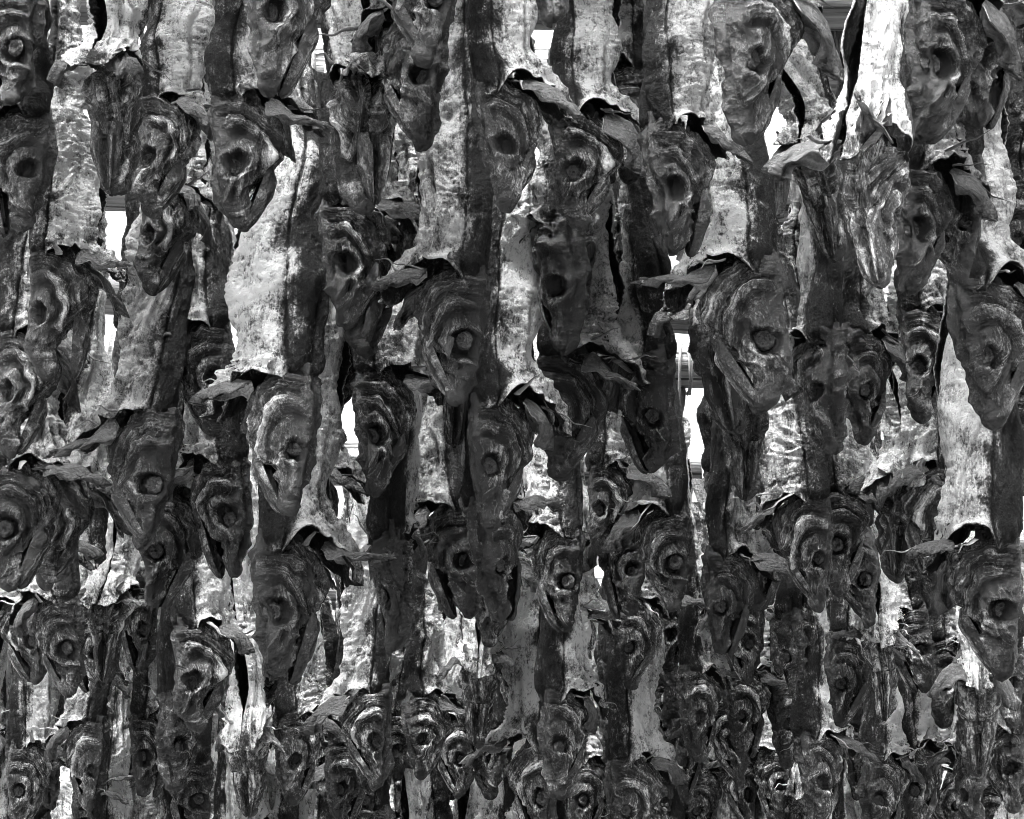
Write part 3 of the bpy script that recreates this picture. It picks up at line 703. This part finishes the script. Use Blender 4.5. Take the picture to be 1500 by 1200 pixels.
for i, (D, py, sl, r, lab) in enumerate(POLES):
    o = bpy.data.objects.new('rack_log', log_mesh(100+i, r)); COL.objects.link(o)
    p = at(750, py, D); o.location = p; o.rotation_euler = (random.uniform(-3, 3), math.atan(sl), 0)
    o['label'] = lab; o['category'] = 'log'; o['group'] = 'logs of the drying rack'
    poles.append((p, sl, r))

# ------------------------------------------------------------------ hang the fish
def Dy(y): return float(np.interp(y, [-80, 0, 250, 500, 700, 800, 900, 1000, 1100, 1200], [2.2, 2.3, 2.6, 3.1, 3.7, 4.1, 4.45, 4.8, 5.1, 5.4]))
def tie(root, rot, loc, HL, zt, p, sl, r, i):
    # twine from the tail to the log, and round the log
    zl = p.z - sl*(loc.x-p.x)
    ml = Matrix.Translation(loc) @ Matrix(rot.to_4x4()) @ Matrix.Scale(HL, 4); inv = ml.inverted()
    a = ml @ Vector((0, 0, zt-.03)); yl = p.y
    pts = [a, a+Vector((0, 0, .02))]
    top = Vector((a.x, yl + (-1 if a.y < yl else 1)*r*1.08, zl))
    pts = [a.lerp(top, k/6) for k in range(7)]
    for k in range(1, 13):
        an = math.pi*2*k/12 * (1 if a.y >= yl else -1) + (0 if a.y >= yl else math.pi)
        pts.append(Vector((a.x+.003*k, yl+r*1.1*math.cos(an), zl+r*1.1*math.sin(an))))
    loc_pts = [tuple(inv @ q) for q in pts]
    V, F, T = tube_np(loc_pts, .018, 6)
    link('twine', mesh('twine', V, F, T, M_twine), root)
    tl = link('tail_fin', TAILS[i % 2], root, (0, 0, zt-.06))


# neighbours press against each other but do not pass through: spread them in depth, keeping who hangs in front
DD = np.array([.6*(.215*FPX/f[2]) + .4*Dy(f[1]) + f[9].get('z', 0) for f in FISH]); D0 = DD.copy()
for it in range(150):
    for i in range(len(FISH)):
        for j in range(i):
            a_, b_ = FISH[i], FISH[j]; h = (a_[2]+b_[2])/2
            dx, dy = abs(a_[0]-b_[0]), abs(a_[1]-b_[1])
            if dx > .46*h or dy > 2.6*h: continue
            need = (.17 if dy < .9*h else .12)*(1-.5*max(0, dx/h-.25)/.21)
            g = DD[i]-DD[j]; s_ = 1 if (D0[i] > D0[j]) else -1
            if g*s_ < need:
                k = (need-g*s_)*.3*s_; DD[i] += k; DD[j] -= k
    DD += (D0-DD)*.02
for i, (ex, ey, hl, phi, tilt, jaw, tone, btone, lab, opt) in enumerate(FISH):
    rs = np.random.RandomState(1000+i)
    D = float(DD[i])
    far = float(sst(3.9, 4.7, np.array(D))); tone *= 1.25+1.7*far; btone *= 1+.5*far  # far fish painted paler, making up for the shade over the back rows
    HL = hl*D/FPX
    phi_ = phi + rs.uniform(-11, 9)*(-1 if phi < 0 else 1); lean = rs.uniform(-6, 4); tilt_ = tilt + rs.uniform(-2.6, 2.6)
    rot = Matrix.Rotation(R(tilt_), 3, 'Y') @ Matrix.Rotation(R(lean), 3, 'X') @ Matrix.Rotation(R(phi_-90), 3, 'Z')
    best = None
    for sy in (-1, 1):
        v = rot @ Vector((EX, sy*.16, EZ))*HL
        if best is None or v.y < best.y: best = v
    if abs(phi) <= 30 or abs(phi) >= 125: best = rot @ Vector((0, 0, .5))*HL
    tgt = at(ex, ey, D)
    loc = tgt - best
    # which log carries it: the one whose height and distance suit the fish
    bestp = None
    for (p, sl, r) in poles:
        zl = p.z - sl*(loc.x-p.x)
        st = ((zl-r*1.2-loc.z)/HL - 1)/2.95
        cost = abs(p.y-loc.y)*1.0 + (abs(st-1)*1.2 if .7 < st < 1.4 else 2+abs(st-1)*2)
        if bestp is None or cost < bestp[0]: bestp = (cost, p, sl, r, zl, st)
    _, p, sl, r, zl, st = bestp
    if 'pole' in opt:
        p, sl, r = poles[opt['pole']]; zl = p.z - sl*(loc.x-p.x); st = ((zl-r*1.2-loc.z)/HL - 1)/2.95
    st = min(1.35, max(opt.get('st', .72), st))
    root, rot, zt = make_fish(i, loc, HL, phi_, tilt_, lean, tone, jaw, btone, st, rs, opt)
    root['label'] = lab; root['category'] = 'dried fish'; root['group'] = 'dried cod hanging from the rack logs'
    tie(root, rot, loc, HL, zt, p, sl, r, i)
# fish of the last rows: only their bodies show, between the lowest heads
for i in range(110):
    rs = np.random.RandomState(5000+i)
    D = (5.9 + .28*(i % 4) if i < 46 else 5.35 + .2*(i % 3)) + rs.uniform(-.08, .08)
    px = -30 + 1560*((i*0.6180339) % 1) + rs.uniform(-10, 10); ey = rs.uniform(1240, 1330) if i < 74 else rs.uniform(1060, 1215)
    if i in (10, 50, 90, 60, 55): px = {10: -4, 50: 14, 90: 1496, 60: 1484, 55: 312}[i]
    HL = rs.uniform(.19, .23); phi = rs.choice([-75, 75, -60, 65, 160]) + rs.uniform(-10, 10)
    p, sl, r = poles[-1-i % 2] if i < 46 else poles[-2-i % 2]
    loc = at(px, ey, D) - Vector((0, 0, HL*.5))
    st = min(1.35, max(.72, (((p.z-r*1.2-loc.z)/HL)-1)/2.95))
    root, rot, zt = make_fish(i, loc, HL, phi, rs.uniform(-2, 2), rs.uniform(-3, 3), 2.4, 0, rs.uniform(.9, 1.6), st, rs, {'back': 1})
    root['label'] = 'pale fish body of the last rows, its head hidden below the lowest heads' if i < 74 else 'small dim cod of the last rows, half hidden between the lowest heads'
    root['category'] = 'dried fish'; root['group'] = 'fish bodies of the last rows between the lowest heads' if i < 74 else 'half hidden small cod of the last rows'
    tie(root, rot, loc, HL, zt, p, sl, r, i)

# ------------------------------------------------------------------ ground, sky, light
def ground():
    n = 61
    g = np.sign(np.linspace(-1, 1, n))*np.abs(np.linspace(-1, 1, n))**3*4000
    X, Y = np.meshgrid(g, g); Z = .12*perlin(X*.13, Y*.13, 0)*np.exp(-(X**2+Y**2)/900)
    P = np.stack([X, Y, Z], -1)
    t = NT('stony_turf'); tc = t.node('ShaderNodeTexCoord').outputs['Object']
    a = t.noise(tc, .8, 8, .65); b = t.noise(tc, 9, 6, .7)
    t.L(t.ramp(t.math('MULTIPLY_ADD', b, .5, a), [(.55, .02), (.9, .07)]), t.b.inputs['Base Color'])
    t.b.inputs['Roughness'].default_value = .95; t.L(t.bump(b, .6, .05), t.b.inputs['Normal'])
    o = bpy.data.objects.new('ground', mesh('ground', P, grid_faces(n, n, False), .5, t.m)); COL.objects.link(o)
    o['kind'] = 'structure'
ground()
SUN_EL, SUN_AZ = R(70), R(212)      # azimuth clockwise from +Y
w = bpy.data.worlds.new('World'); S.world = w; w.use_nodes = True
nt = w.node_tree; bg = nt.nodes['Background']
sk = nt.nodes.new('ShaderNodeTexSky'); sk.sky_type = 'NISHITA'; sk.sun_disc = False
sk.sun_elevation = SUN_EL; sk.sun_rotation = SUN_AZ; sk.dust_density = 4; sk.air_density = 1.
bw = nt.nodes.new('ShaderNodeRGBToBW'); nt.links.new(sk.outputs[0], bw.inputs[0]); 
tcw = nt.nodes.new('ShaderNodeTexCoord'); sep = nt.nodes.new('ShaderNodeSeparateXYZ'); nt.links.new(tcw.outputs['Generated'], sep.inputs[0])
mr = nt.nodes.new('ShaderNodeMapRange'); mr.inputs['From Min'].default_value = .0; mr.inputs['From Max'].default_value = 1.
mr.inputs['To Min'].default_value = .22; mr.inputs['To Max'].default_value = 4.4; nt.links.new(sep.outputs['Z'], mr.inputs['Value'])   # overcast: brightest overhead
mu = nt.nodes.new('ShaderNodeMath'); mu.operation = 'MULTIPLY'; nt.links.new(bw.outputs[0], mu.inputs[0]); nt.links.new(mr.outputs[0], mu.inputs[1])
nt.links.new(mu.outputs[0], bg.inputs[0])
bg.inputs[1].default_value = SKY_S
sl_ = bpy.data.lights.new('sun', 'SUN'); sl_.energy = SUN_E; sl_.angle = R(SUN_A)
so = bpy.data.objects.new('sun', sl_); COL.objects.link(so)
sd = Vector((math.sin(SUN_AZ)*math.cos(SUN_EL), math.cos(SUN_AZ)*math.cos(SUN_EL), math.sin(SUN_EL)))
so.rotation_euler = sd.to_track_quat('Z', 'Y').to_euler(); so.location = sd*30
vs = S.view_settings; vs.view_transform = 'Standard'; vs.look = 'None'; vs.exposure = EXPO; vs.gamma = 1
S.cycles.use_denoising = True; S.cycles.filter_width = .9; S.cycles.max_bounces = 5; S.cycles.diffuse_bounces = 1; S.cycles.glossy_bounces = 2
